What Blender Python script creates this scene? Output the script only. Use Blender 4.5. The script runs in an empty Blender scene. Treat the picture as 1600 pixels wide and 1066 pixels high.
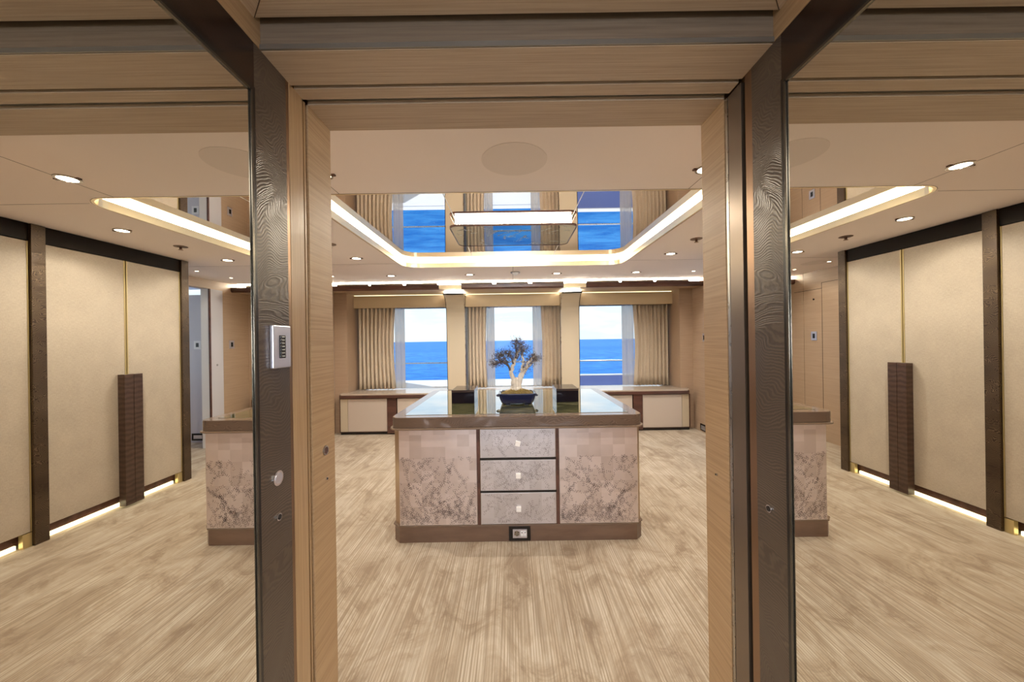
import bpy, bmesh, math, random
from mathutils import Vector, Matrix
random.seed(7)
S = bpy.context.scene
C = S.collection
PI = math.pi

# ------------------------------------------------------------------ camera
H = 1.4
cam_d = bpy.data.cameras.new('camera'); cam = bpy.data.objects.new('camera', cam_d); C.objects.link(cam)
cam_d.sensor_width = 36.0; cam_d.lens = 36.0 * 560 / 1600
cam_d.shift_y = -0.0006
cam_d.clip_start = 0.02; cam_d.clip_end = 60000
cam.location = (-0.024, 0.0, H)
cam.rotation_euler = (Matrix.Rotation(PI/2, 4, 'X') @ Matrix.Rotation(math.radians(-0.85), 4, 'Z')).to_euler()
S.camera = cam

# ------------------------------------------------------------------ colour management
S.view_settings.view_transform = 'Standard'; S.view_settings.look = 'None'
S.view_settings.exposure = 0.27; S.view_settings.gamma = 1.0
S.view_settings.use_curve_mapping = False
S.cycles.max_bounces = 14; S.cycles.diffuse_bounces = 6; S.cycles.glossy_bounces = 8
S.cycles.transparent_max_bounces = 12; S.cycles.sample_clamp_indirect = 6
S.cycles.caustics_reflective = True; S.cycles.caustics_refractive = False
S.cycles.blur_glossy = 0.5

# ------------------------------------------------------------------ world
W = bpy.data.worlds.new('world'); S.world = W; W.use_nodes = True
nt = W.node_tree; nt.nodes.clear()
def N(t, **k):
    n = nt.nodes.new(t)
    for a, b in k.items(): setattr(n, a, b)
    return n
tc = N('ShaderNodeTexCoord'); sp = N('ShaderNodeSeparateXYZ'); nt.links.new(tc.outputs['Generated'], sp.inputs[0])
rp = N('ShaderNodeValToRGB'); nt.links.new(sp.outputs['Z'], rp.inputs[0])
e = rp.color_ramp.elements; e[0].position = 0.0; e[0].color = (.70, .86, .96, 1)
e[1].position = .75; e[1].color = (.16, .34, .78, 1)
x = e.new(.12); x.color = (.72, .87, .98, 1); x = e.new(.3); x.color = (.42, .62, .92, 1)
mp = N('ShaderNodeMapping'); mp.inputs['Scale'].default_value = (3, 3, 14); nt.links.new(tc.outputs['Generated'], mp.inputs[0])
nz = N('ShaderNodeTexNoise'); nz.inputs['Scale'].default_value = 2.2; nz.inputs['Detail'].default_value = 6; nt.links.new(mp.outputs[0], nz.inputs[0])
cr = N('ShaderNodeValToRGB'); cr.color_ramp.elements[0].position = .42; cr.color_ramp.elements[1].position = .68; nt.links.new(nz.outputs[0], cr.inputs[0])
mx = N('ShaderNodeMixRGB'); nt.links.new(cr.outputs[0], mx.inputs[0]); nt.links.new(rp.outputs[0], mx.inputs[1]); mx.inputs[2].default_value = (.93, .95, .98, 1)
bg = N('ShaderNodeBackground'); bg.inputs[1].default_value = 1.15; nt.links.new(mx.outputs[0], bg.inputs[0])
ow = N('ShaderNodeOutputWorld'); nt.links.new(bg.outputs[0], ow.inputs[0])

# ------------------------------------------------------------------ sun and large lights
def light(name, kind, loc, energy, color, **k):
    d = bpy.data.lights.new(name, kind); d.energy = energy; d.color = color
    for a, b in k.items(): setattr(d, a, b)
    o = bpy.data.objects.new(name, d); C.objects.link(o); o.location = loc; return o
sun = light('sun', 'SUN', (0, 20, 20), 3.0, (1, .96, .9), angle=math.radians(.6))
sun.rotation_euler = Vector((.6, .5, .95)).to_track_quat('Z', 'Y').to_euler()
# daylight from the cabin windows behind the camera
cabin = light('cabin_daylight', 'AREA', (0, -4.3, 1.45), 90, (.78, .85, 1.0), shape='RECTANGLE', size=1.8, size_y=.9)
cabin.rotation_euler = (PI/2, 0, 0)
WARM = (1, .93, .83)
SPOT = 46.0
COVE = 17.0

# ------------------------------------------------------------------ materials
def mat(name):
    m = bpy.data.materials.new(name); m.use_nodes = True
    t = m.node_tree; b = t.nodes['Principled BSDF']; return m, t, b
def plain(name, col, rough=.5, metal=0.0, **k):
    m, t, b = mat(name); b.inputs['Base Color'].default_value = (*col, 1)
    b.inputs['Roughness'].default_value = rough; b.inputs['Metallic'].default_value = metal
    for a, v in k.items(): b.inputs[a.replace('_', ' ')].default_value = v
    # slight unevenness keeps every surface procedural
    n = t.nodes.new('ShaderNodeTexNoise'); n.inputs['Scale'].default_value = 40
    tcn = t.nodes.new('ShaderNodeTexCoord'); t.links.new(tcn.outputs['Object'], n.inputs[0])
    mr = t.nodes.new('ShaderNodeMapRange'); mr.inputs[3].default_value = rough*.9; mr.inputs[4].default_value = min(1, rough*1.1)
    t.links.new(n.outputs[0], mr.inputs[0]); t.links.new(mr.outputs[0], b.inputs['Roughness'])
    return m
def emit(name, col, s):
    m = bpy.data.materials.new(name); m.use_nodes = True; t = m.node_tree; t.nodes.clear()
    e_ = t.nodes.new('ShaderNodeEmission'); e_.inputs[0].default_value = (*col, 1); e_.inputs[1].default_value = s
    o_ = t.nodes.new('ShaderNodeOutputMaterial'); t.links.new(e_.outputs[0], o_.inputs[0]); return m
def noise(t, scale3, scale=1.0, detail=3, rough=.5, dist=0.0, src=None):
    tcn = t.nodes.new('ShaderNodeTexCoord'); mpn = t.nodes.new('ShaderNodeMapping'); mpn.inputs['Scale'].default_value = scale3
    t.links.new(src or tcn.outputs['Object'], mpn.inputs[0])
    n = t.nodes.new('ShaderNodeTexNoise'); n.inputs['Scale'].default_value = scale; n.inputs['Detail'].default_value = detail
    n.inputs['Roughness'].default_value = rough; n.inputs['Distortion'].default_value = dist
    t.links.new(mpn.outputs[0], n.inputs[0]); return n.outputs[0]
def ramp(t, inp, stops):
    r = t.nodes.new('ShaderNodeValToRGB'); t.links.new(inp, r.inputs[0]); el = r.color_ramp.elements
    while len(el) > len(stops): el.remove(el[-1])
    while len(el) < len(stops): el.new(.5)
    for q, (p_, c_) in zip(el, stops): q.position = p_; q.color = (*c_, 1)
    return r.outputs[0]
def mixc(t, f, a, b, mode='MIX'):
    m = t.nodes.new('ShaderNodeMixRGB'); m.blend_type = mode
    for i, v in ((0, f), (1, a), (2, b)):
        if hasattr(v, 'links'): t.links.new(v, m.inputs[i])
        elif i == 0: m.inputs[0].default_value = v
        else: m.inputs[i].default_value = (*v, 1)
    return m.outputs[0]
def bump(t, b, h, strength=.3, dist=.002):
    n = t.nodes.new('ShaderNodeBump'); n.inputs['Strength'].default_value = strength; n.inputs['Distance'].default_value = dist
    t.links.new(h, n.inputs['Height']); t.links.new(n.outputs[0], b.inputs['Normal'])
def grain(name, light_c, dark_c, axis='X', fine=170, rough=.45, strength=.25, blot=.5):
    m, t, b = mat(name)
    sc = {'X': (3, fine, fine), 'Y': (fine, 3, fine), 'Z': (fine, fine, 3)}[axis]
    f = noise(t, sc, 1, 4, .6)
    col = ramp(t, f, [(.3, dark_c), (.62, light_c)])
    g = noise(t, tuple(v/14 for v in sc), 1, 2)
    col = mixc(t, g, col, mixc(t, .16, col, dark_c)) if blot else col
    t.links.new(col, b.inputs['Base Color']); b.inputs['Roughness'].default_value = rough
    bump(t, b, f, strength, .001); return m
M = {}
TAN, TAN_D = (.50, .335, .185), (.37, .235, .12)
M['tan_x'] = grain('limed_wood_across', TAN, TAN_D, 'X')
M['tan_y'] = grain('limed_wood_along', TAN, TAN_D, 'Y')
M['tan_z'] = grain('limed_wood_upright', TAN, TAN_D, 'Z', rough=.3)
M['room_x'] = grain('room_wood_across', (.46, .335, .235), (.39, .275, .19), 'X', 120, .45, .15)
M['room_y'] = grain('room_wood_along', (.46, .335, .235), (.39, .275, .19), 'Y', 120, .45, .15)
M['soffit'] = grain('passage_ceiling_wood', (.50, .38, .26), (.36, .26, .17), 'X', 230, .5, .5)
M['soffit_y'] = grain('passage_ceiling_wood_side', (.50, .38, .26), (.36, .26, .17), 'Y', 230, .5, .5)
M['leather'] = plain('ceiling_suede', (.90, .83, .80), .8)
M['grey_strip'] = plain('brushed_track', (.30, .29, .26), .35, .8)
M['groove'] = plain('groove_shadow_brown', (.06, .035, .02), .6)
M['black'] = plain('black_trim', (.012, .010, .010), .25)
M['dark_wood'] = grain('dark_glossy_wood', (.035, .017, .011), (.012, .006, .004), 'Y', 60, .22, .1)
M['steel'] = plain('brushed_steel', (.45, .42, .38), .28, 1)
M['door_edge'] = plain('bronze_door_edge', (.22, .17, .13), .3, .7)
M['copper'] = plain('copper_strip', (.30, .19, .12), .3, .9)
M['header'] = plain('black_brown_header', (.010, .006, .004), .4, 0, IOR=1.2)
M['beadm'] = plain('dark_bead', (.16, .15, .13), .2, .9)
M['band'] = grain('shadow_wood', (.20, .145, .095), (.13, .09, .055), 'X', 110, .5, .3)  # tan wood darkened in the colour to stand for the recess shade
M['chrome'] = plain('chrome', (.8, .8, .82), .12, 1)
M['plate'] = plain('satin_plate', (.72, .72, .80), .3, .85)
M['white'] = plain('white_paint', (.82, .84, .86), .4)
M['white_knob'] = plain('pearl', (.97, .95, .92), .2)
M['wallpale'] = plain('pale_panel', (.60, .60, .66), .5)
M['gold'] = plain('gold_leaf', (.62, .50, .25), .35, .5)
M['fascia'] = plain('cove_fascia', (.97, .84, .58), .3, .85)
def mirror(name, c, r=0.0):
    m, t, b = mat(name); b.inputs['Base Color'].default_value = (*c, 1); b.inputs['Metallic'].default_value = 1; b.inputs['Roughness'].default_value = r; return m
M['mirror'] = mirror('wall_mirror_glass', (.86, .84, .78))
M['cmirror'] = mirror('ceiling_mirror_glass', (.86, .80, .74), .0)
M['lampglass'] = mirror('smoked_mirror_glass', (.42, .42, .40), .0)
M['etch'] = plain('etched_glass', (.75, .78, .75), .6)
def glass():
    m = bpy.data.materials.new('window_glass'); m.use_nodes = True; t = m.node_tree; t.nodes.clear()
    tr = t.nodes.new('ShaderNodeBsdfTransparent'); tr.inputs[0].default_value = (.97, .985, .99, 1)
    gl = t.nodes.new('ShaderNodeBsdfGlossy'); gl.inputs['Roughness'].default_value = 0
    lw = t.nodes.new('ShaderNodeLayerWeight'); lw.inputs[0].default_value = .12
    mi = t.nodes.new('ShaderNodeMixShader'); o_ = t.nodes.new('ShaderNodeOutputMaterial')
    t.links.new(lw.outputs['Fresnel'], mi.inputs[0]); t.links.new(tr.outputs[0], mi.inputs[1]); t.links.new(gl.outputs[0], mi.inputs[2]); t.links.new(mi.outputs[0], o_.inputs[0]); return m
M['glass'] = glass()
# brown feathered lacquer with fine swirling ridges
def swirl(name, hi, lo, rough=.3, scale=1.0, metal=.35):
    m, t, b = mat(name)
    d = noise(t, (3, 3, 3), scale, 2, .5, 1.2)
    tcn = t.nodes.new('ShaderNodeTexCoord'); vm = t.nodes.new('ShaderNodeVectorMath'); vm.operation = 'ADD'
    vs = t.nodes.new('ShaderNodeVectorMath'); vs.operation = 'SCALE'; vs.inputs['Scale'].default_value = .30
    cx = t.nodes.new('ShaderNodeCombineXYZ')
    for i in range(3): t.links.new(d, cx.inputs[i])
    t.links.new(cx.outputs[0], vs.inputs[0]); t.links.new(tcn.outputs['Object'], vm.inputs[0]); t.links.new(vs.outputs[0], vm.inputs[1])
    w = t.nodes.new('ShaderNodeTexWave'); w.wave_type = 'BANDS'; w.bands_direction = 'Z'; w.inputs['Scale'].default_value = 36; w.inputs['Distortion'].default_value = 3.0
    w.inputs['Detail'].default_value = 3; w.inputs['Detail Scale'].default_value = 1.5
    t.links.new(vm.outputs[0], w.inputs[0])
    big = noise(t, (2.2, 2.2, 3.5), 1, 2)
    fac = mixc(t, 1.0, ramp(t, w.outputs['Fac'], [(.35, (0, 0, 0)), (.95, (1, 1, 1))]), ramp(t, big, [(.35, (.1, .1, .1)), (.7, (.9, .9, .9))]), 'MULTIPLY')
    t.links.new(mixc(t, fac, lo, hi), b.inputs['Base Color']); b.inputs['Roughness'].default_value = rough; b.inputs['Metallic'].default_value = metal
    bump(t, b, w.outputs['Fac'], .3, .0008); return m
M['swirl'] = swirl('feathered_brown_lacquer', (.165, .122, .086), (.080, .058, .044), metal=.1)
M['pilaster'] = swirl('hammered_bronze_lacquer', (.26, .19, .12), (.06, .040, .028), .3, 2.0, .5)
M['apron'] = swirl('brown_lacquer_apron', (.24, .17, .125), (.13, .088, .064), .22, 1.0, .2)
M['plinth'] = grain('brown_lacquer_plinth', (.20, .125, .085), (.13, .08, .055), 'X', 14, .3, .1)
M['cabdark'] = grain('dark_brown_lacquer', (.13, .06, .045), (.07, .035, .027), 'X', 14, .25, .1)
M['handle'] = None
def rippled():
    m, t, b = mat('rippled_dark_wood')
    w = t.nodes.new('ShaderNodeTexWave'); w.bands_direction = 'Z'; w.inputs['Scale'].default_value = 7; w.inputs['Distortion'].default_value = 4; w.inputs['Detail'].default_value = 2
    w.inputs['Detail Scale'].default_value = 2
    tcn = t.nodes.new('ShaderNodeTexCoord'); t.links.new(tcn.outputs['Object'], w.inputs[0])
    t.links.new(mixc(t, w.outputs['Fac'], (.05, .026, .018), (.085, .048, .034)), b.inputs['Base Color']); b.inputs['Roughness'].default_value = .3
    bump(t, b, w.outputs['Fac'], .2, .003); return m
M['handle'] = rippled()
def cloth(name, a, b_, ax='Y'):
    m, t, b = mat(name)
    f = noise(t, (40, 40, 260), 1, 3); g = noise(t, (300, 300, 60), 1, 2)
    mm = mixc(t, .5, f, g)
    big = noise(t, (6, 6, 6), 1, 3)
    mm = mixc(t, .25, mm, big)
    t.links.new(ramp(t, mm, [(.38, b_), (.6, a)]), b.inputs['Base Color']); b.inputs['Roughness'].default_value = .42
    b.inputs['Sheen Weight'].default_value = .2
    bump(t, b, mm, .35, .001); return m
M['door_cloth'] = cloth('woven_beige_panel', (.53, .46, .37), (.42, .36, .285))
M['curtain'] = cloth('beige_curtain', (.68, .58, .45), (.56, .46, .34))
M['column'] = plain('cream_leather', (.58, .50, .37), .55)
M['valance'] = plain('cream_valance', (.62, .50, .32), .6)
M['cabdoor'] = plain('cream_cabinet_door', (.58, .50, .43), .25)
def sheer():
    m, t, b = mat('sheer_fabric'); b.inputs['Base Color'].default_value = (.62, .59, .54, 1); b.inputs['Roughness'].default_value = .9
    b.inputs['Transmission Weight'].default_value = 0
    tr = t.nodes.new('ShaderNodeBsdfTranslucent'); tr.inputs[0].default_value = (.55, .53, .49, 1)
    tp = t.nodes.new('ShaderNodeBsdfTransparent'); m1 = t.nodes.new('ShaderNodeMixShader'); m2 = t.nodes.new('ShaderNodeMixShader')
    m1.inputs[0].default_value = .5; m2.inputs[0].default_value = .18
    w = noise(t, (200, 200, 200), 1, 1); mr = t.nodes.new('ShaderNodeMapRange'); mr.inputs[3].default_value = .08; mr.inputs[4].default_value = .28
    t.links.new(w, mr.inputs[0]); t.links.new(mr.outputs[0], m2.inputs[0])
    t.links.new(b.outputs[0], m1.inputs[1]); t.links.new(tr.outputs[0], m1.inputs[2]); t.links.new(m1.outputs[0], m2.inputs[1]); t.links.new(tp.outputs[0], m2.inputs[2])
    t.links.new(m2.outputs[0], t.nodes['Material Output'].inputs[0]); return m
M['sheer'] = sheer()
def carpet():
    m, t, b = mat('striated_carpet')
    st = noise(t, (120, 1.3, 1), 1, 2, .5)
    st2 = noise(t, (26, 1.6, 1), 1, 4, .6, .4)
    bl = noise(t, (4.2, 2.6, 1), 1, 7, .70, 1.2)
    col = ramp(t, bl, [(.37, (.26, .19, .125)), (.47, (.44, .36, .26)), (.60, (.56, .49, .385))])
    col = mixc(t, ramp(t, st2, [(.34, (.35, .35, .35)), (.52, (0, 0, 0))]), col, (.44, .335, .225))
    col = mixc(t, ramp(t, st, [(.38, (.75, .75, .75)), (.55, (0, 0, 0))]), col, (.26, .19, .12))
    tcw = t.nodes.new('ShaderNodeTexCoord'); wv_ = t.nodes.new('ShaderNodeTexWave'); wv_.bands_direction = 'X'; wv_.inputs['Scale'].default_value = 24; wv_.inputs['Distortion'].default_value = .6; wv_.inputs['Detail'].default_value = 1
    t.links.new(tcw.outputs['Object'], wv_.inputs[0])
    col = mixc(t, ramp(t, wv_.outputs['Fac'], [(0.0, (.42, .42, .42)), (.5, (0, 0, 0))]), col, (.25, .18, .115))
    t.links.new(col, b.inputs['Base Color']); b.inputs['Roughness'].default_value = .85
    b.inputs['Sheen Weight'].default_value = .35; b.inputs['Sheen Roughness'].default_value = .4
    bump(t, b, st, .5, .004); return m
M['carpet'] = carpet()
def onyx():
    m, t, b = mat('green_gold_onyx')
    n1 = noise(t, (2.5, 6, 2), 1, 7, .62, 1.6); n2 = noise(t, (7, 18, 5), 1, 6, .7, 2.2)
    c = ramp(t, n1, [(.3, (.03, .04, .018)), (.46, (.12, .12, .05)), (.6, (.22, .21, .10)), (.75, (.40, .38, .24))])
    c = mixc(t, ramp(t, n2, [(.55, (0, 0, 0)), (.66, (.8, .8, .8))]), c, (.03, .035, .012))
    t.links.new(c, b.inputs['Base Color']); b.inputs['Roughness'].default_value = .02; b.inputs['IOR'].default_value = 2.5; b.inputs['Coat Weight'].default_value = 1; b.inputs['Coat IOR'].default_value = 2.0; b.inputs['Coat Roughness'].default_value = .01; return m
M['onyx'] = onyx()
M['granite'] = plain('pale_stone_top', (.50, .42, .34), .06, 0, IOR=1.7)
M['edgetop'] = plain('lacquered_edge', (.20, .14, .10), .10, 0, IOR=1.8)
def silverleaf(name, a, b_):
    m, t, b = mat(name)
    tcn = t.nodes.new('ShaderNodeTexCoord'); mm = t.nodes.new('ShaderNodeVectorMath'); mm.operation = 'SCALE'; mm.inputs['Scale'].default_value = 12.0
    fl = t.nodes.new('ShaderNodeVectorMath'); fl.operation = 'FLOOR'; wn = t.nodes.new('ShaderNodeTexWhiteNoise')
    sep = t.nodes.new('ShaderNodeSeparateXYZ'); cmb = t.nodes.new('ShaderNodeCombineXYZ')
    t.links.new(tcn.outputs['Object'], mm.inputs[0]); t.links.new(mm.outputs[0], fl.inputs[0]); t.links.new(fl.outputs[0], sep.inputs[0])
    t.links.new(sep.outputs[0], cmb.inputs[0]); t.links.new(sep.outputs[2], cmb.inputs[1]); t.links.new(cmb.outputs[0], wn.inputs[0])
    fr = t.nodes.new('ShaderNodeVectorMath'); fr.operation = 'FRACTION'; t.links.new(mm.outputs[0], fr.inputs[0])
    n = noise(t, (9, 9, 9), 1, 4)
    f = mixc(t, .5, wn.outputs[0], n)
    t.links.new(ramp(t, f, [(.25, b_), (.75, a)]), b.inputs['Base Color']); b.inputs['Metallic'].default_value = .55; b.inputs['Roughness'].default_value = .36
    return m
M['leafpanel'] = silverleaf('rose_silver_leaf', (.74, .65, .62), (.60, .51, .47))
M['leafdrawer'] = silverleaf('silver_leaf', (.66, .625, .64), (.58, .545, .55))
M['corner'] = plain('bronze_corner', (.42, .30, .20), .3, .6)
M['ink'] = plain('etched_line', (.16, .12, .11), .5, .2)
M['sea'] = None
def sea():
    m, t, b = mat('sea_water')
    a = noise(t, (.16, .55, 1), 1, 10, .75, .4); c = noise(t, (.0016, .008, 1), 1, 4)
    col = mixc(t, ramp(t, a, [(.42, (0, 0, 0)), (.60, (1, 1, 1))]), (.006, .10, .38), (.10, .40, .74))
    col = mixc(t, ramp(t, c, [(.40, (0, 0, 0)), (.62, (.6, .6, .6))]), col, (.012, .17, .52))
    t.links.new(col, b.inputs['Base Color']); b.inputs['Roughness'].default_value = .5; b.inputs['IOR'].default_value = 1.1
    bump(t, b, a, .4, .4); return m
M['sea'] = sea()
M['navy'] = plain('navy_glaze', (.010, .014, .055), .08, 0, IOR=1.6)
M['box'] = plain('black_lacquer', (.008, .006, .010), .03, 0, IOR=1.25)
M['boxlid'] = plain('black_lacquer_lid', (.035, .022, .022), .12, 0, IOR=1.6)
M['bark'] = grain('pale_bark', (.78, .73, .65), (.55, .49, .41), 'Z', 60, .8, .5)
M['barkd'] = grain('dark_bark', (.16, .12, .10), (.08, .06, .05), 'Z', 60, .8, .5)
M['leafg'] = plain('olive_leaves', (.13, .11, .06), .6)
M['leafp'] = plain('purple_leaves', (.12, .085, .12), .6)
M['soil'] = plain('mossy_soil', (.17, .12, .035), .95)
M['chip'] = plain('moss_chips', (.36, .27, .08), .9)
M['bulb'] = emit('lamp_glow', (1, .88, .68), 14)
M['cove'] = emit('led_strip', (1, .90, .70), COVE)
M['cove2'] = emit('led_strip_lamp', (1, .91, .74), 42)
M['covew'] = emit('led_strip_windows', (1, .93, .80), 26)
M['pelm'] = emit('led_strip_pelmet', (1, .86, .5), 3)
M['toe'] = emit('led_strip_floor', (1, .86, .52), 4)
M['speaker'] = plain('speaker_cloth', (.80, .735, .70), .9)

# ------------------------------------------------------------------ builders
class B:
    def __init__(s): s.b = bmesh.new()
    def poly(s, pts, z0, z1, ax='z'):
        def P(u, v, w): return {'z': (u, v, w), 'x': (w, u, v), 'y': (u, w, v)}[ax]
        a = [s.b.verts.new(P(u, v, z0)) for u, v in pts]; c = [s.b.verts.new(P(u, v, z1)) for u, v in pts]; n = len(pts)
        s.b.faces.new(a[::-1]); s.b.faces.new(c)
        for i in range(n): s.b.faces.new((a[i], a[(i+1) % n], c[(i+1) % n], c[i]))
        return s
    def box(s, x0, x1, y0, y1, z0, z1): return s.poly([(x0, y0), (x1, y0), (x1, y1), (x0, y1)], z0, z1)
    def cyl(s, c, r, h, ax='z', seg=24, r2=None):
        r2 = r if r2 is None else r2; R = []
        for k, (rr, w) in enumerate(((r, 0), (r2, h))):
            row = []
            for i in range(seg):
                a = 2*PI*i/seg; u, v = rr*math.cos(a), rr*math.sin(a)
                p = {'z': (c[0]+u, c[1]+v, c[2]+w), 'x': (c[0]+w, c[1]+u, c[2]+v), 'y': (c[0]+u, c[1]+w, c[2]+v)}[ax]
                row.append(s.b.verts.new(p))
            R.append(row)
        s.b.faces.new(R[0][::-1]); s.b.faces.new(R[1])
        for i in range(seg): s.b.faces.new((R[0][i], R[0][(i+1) % seg], R[1][(i+1) % seg], R[1][i]))
        return s
    def ring(s, inner, outer, z0, z1):
        n = len(inner)
        L = [[s.b.verts.new((x_, y_, z)) for x_, y_ in l] for l, z in ((inner, z0), (outer, z0), (outer, z1), (inner, z1))]
        for k in range(4):
            A, D = L[k], L[(k+1) % 4]
            for i in range(n): s.b.faces.new((A[i], A[(i+1) % n], D[(i+1) % n], D[i]))
        return s
    def tube(s, pts, rad, seg=8):
        pts = [Vector(p) for p in pts]; rows = []
        for i, p in enumerate(pts):
            d = (pts[min(i+1, len(pts)-1)] - pts[max(i-1, 0)]).normalized()
            u = d.orthogonal().normalized() if i == 0 else (u - d*u.dot(d)).normalized()
            v = d.cross(u); r = rad[i] if hasattr(rad, '__len__') else rad
            rows.append([s.b.verts.new(p + (u*math.cos(2*PI*k/seg) + v*math.sin(2*PI*k/seg))*r) for k in range(seg)])
        for a, c in zip(rows, rows[1:]):
            for k in range(seg): s.b.faces.new((a[k], a[(k+1) % seg], c[(k+1) % seg], c[k]))
        s.b.faces.new(rows[0][::-1]); s.b.faces.new(rows[-1]); return s
    def quad(s, *p): s.b.faces.new([s.b.verts.new(q) for q in p]); return s
LOC = {}
def link(name, b, m, parent=None, bev=0, smooth=False, origin=None):
    bmesh.ops.recalc_face_normals(b.b, faces=b.b.faces)
    me = bpy.data.meshes.new(name); b.b.to_mesh(me); b.b.free()
    o = bpy.data.objects.new(name, me); C.objects.link(o); me.materials.append(M[m])
    if parent is not None:
        L = LOC[parent.name]; me.transform(Matrix.Translation(-L)); o.parent = parent; LOC[o.name] = L
    else:
        L = Vector(origin or (0, 0, 0)); me.transform(Matrix.Translation(-L)); o.location = L; LOC[o.name] = L
    if smooth:
        for f in me.polygons: f.use_smooth = True
    if bev:
        md = o.modifiers.new('bevel', 'BEVEL'); md.width = bev; md.segments = 2; md.limit_method = 'ANGLE'
    return o
def struct(name, b, m, parent=None, **k):
    o = link(name, b, m, parent, **k)
    if parent is None: o['kind'] = 'structure'
    return o
def tag(o, label, cat, group=None):
    o['label'] = label; o['category'] = cat
    if group: o['group'] = group
    return o
def thing(name, label, cat, loc, group=None):
    o = bpy.data.objects.new(name, None); C.objects.link(o); o.location = loc; LOC[o.name] = Vector(loc); o.empty_display_size = .05
    return tag(o, label, cat, group)
def kids(o): return [q for q in bpy.data.objects if q.parent == o]
def dup(r, loc, label=None):
    c = r.copy(); C.objects.link(c); c.location = loc; LOC[c.name] = Vector(loc)
    if label: c['label'] = label
    for k in kids(r):
        d = k.copy(); C.objects.link(d); d.parent = c; LOC[d.name] = Vector(loc)
        for g in kids(k):
            f = g.copy(); C.objects.link(f); f.parent = d
    return c
def stuff(o): o['kind'] = 'stuff'; return o

A = .664          # half width of the passage
XW = 2.10         # wardrobe fronts
XR = 2.78         # side walls of the room
ZC = 2.28         # ceiling of the room
Y1 = 1.283        # end of the passage

# ------------------------------------------------------------------ shell
struct('floor', B().box(-4, 4, -5, 6.12, -.10, 0), 'carpet')
b = B()
def rrect(hx, y0, y1, r, n=8):
    P = []
    for cx, cy, a0 in ((hx-r, y1-r, 0), (-hx+r, y1-r, 90), (-hx+r, y0+r, 180), (hx-r, y0+r, 270)):
        for i in range(n+1):
            a = math.radians(a0 + 90*i/n); P.append((cx + r*math.cos(a), cy + r*math.sin(a)))
    return P
CV = dict(hx=1.275, y0=2.13, y1=4.25)
inner = rrect(CV['hx'], CV['y0'], CV['y1'], .17)
outer = [(XR, 5.24), (-XR, 5.24), (-XR, Y1), (XR, Y1)]
vi = [b.b.verts.new((x_, y_, ZC)) for x_, y_ in inner]; vo = [b.b.verts.new((x_, y_, ZC)) for x_, y_ in outer]
ed = [b.b.edges.new((v[i], v[(i+1) % len(v)])) for v in (vi, vo) for i in range(len(v))]
bmesh.ops.triangle_fill(b.b, edges=ed, use_beauty=True)
r_ = bmesh.ops.extrude_face_region(b.b, geom=list(b.b.faces))
for v in r_['geom']:
    if isinstance(v, bmesh.types.BMVert): v.co.z += .02
ceil = struct('ceiling', b, 'leather')
for i, (x0, x1, y0, y1) in enumerate(((1.03, 1.033, Y1, 2.13), (-1.033, -1.03, Y1, 2.13), (1.275, XR, 2.20, 2.203), (-XR, -1.275, 2.20, 2.203), (1.275, XR, 4.02, 4.023), (-XR, -1.275, 4.02, 4.023), (-.0015, .0015, 4.255, 5.24), (1.5, 1.503, 2.2, 5.2), (-1.503, -1.5, 2.2, 5.2))[:7]):
    struct('panel_joint', B().box(x0, x1, y0, y1, ZC-.0006, ZC+.002), 'groove', ceil)
struct('roof', B().box(-4.1, 4.1, -5.1, 7.0, 2.62, 2.75), 'white')['kind'] = 'structure'
# side walls
def seg(name, x0, x1, y0, y1, z0, z1, m, par=None): return struct(name, B().box(x0, x1, y0, y1, z0, z1), m, par)
wl = seg('wall_left', -XR-.12, -XR, Y1-.1, 5.07, 0, 2.62, 'room_y')
seg('wall_panel', -XR-.12, -XR, 5.076, 6.12, 0, 2.62, 'room_y', wl)
seg('joint', -XR-.1, -XR-.004, 5.07, 5.076, 0, 2.62, 'groove', wl)
seg('door_outline', -XR-.001, -XR+.0015, 3.77, 4.77, 2.105, 2.111, 'groove', wl)
seg('door_outline', -XR-.001, -XR+.0015, 4.77, 4.776, 0, 2.111, 'groove', wl)
seg('panel_line', -XR-.001, -XR+.0015, 4.776, 5.24, 2.03, 2.036, 'groove', wl)
wr = seg('wall_right', XR, XR+.12, Y1-.1, 3.85, 0, 2.62, 'room_y')
seg('wall_panel', XR, XR+.12, 5.07, 6.12, 0, 2.62, 'room_y', wr)
seg('lintel', XR, XR+.12, 3.85, 5.07, 2.16, 2.62, 'room_y', wr)
seg('jamb', XR, XR+.12, 4.865, 5.07, 0, 2.16, 'wallpale', wr)
seg('door_frame', XR-.004, XR+.014, 4.845, 4.865, 0, 2.16, 'cabdark', wr)
seg('door_reveal', XR+.0145, XR+.12, 4.850, 4.865, 0, 2.16, 'white', wr)
# vestibule beyond the side opening
ws = seg('wall_vestibule', 3.9, 4.0, 3.5, 5.3, 0, .8, 'wallpale')  # opening above this low wall is added to let daylight into the vestibule
seg('pier', 3.9, 4.0, 3.5, 3.7, .8, 2.62, 'wallpale', ws)
seg('lintel', 3.9, 4.0, 3.7, 5.3, 2.1, 2.62, 'wallpale', ws)
seg('wall_vestibule_near', XR+.12, 4.0, 3.4, 3.5, 0, 2.62, 'wallpale')
seg('ceiling_vestibule', XR+.12, 3.9, 3.5, 5.3, 2.22, 2.26, 'white')
wv = seg('wall_vestibule_end', 3.10, 3.9, 5.15, 5.2, 0, 2.12, 'wallpale')
seg('reveal', XR+.12, 3.04, 5.19, 5.23, 0, 2.22, 'white', wv)
# front wall of the room, either side of the passage
wf = seg('wall_front', A+.046, XR+.12, Y1-.10, Y1, 0, 2.62, 'room_x')
seg('wall_front', -XR-.12, -A-.046, Y1-.10, Y1, 0, 2.62, 'room_x')
seg('wall_front', -A-.046, A+.046, Y1-.10, Y1, 2.162, 2.62, 'room_x')
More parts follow.
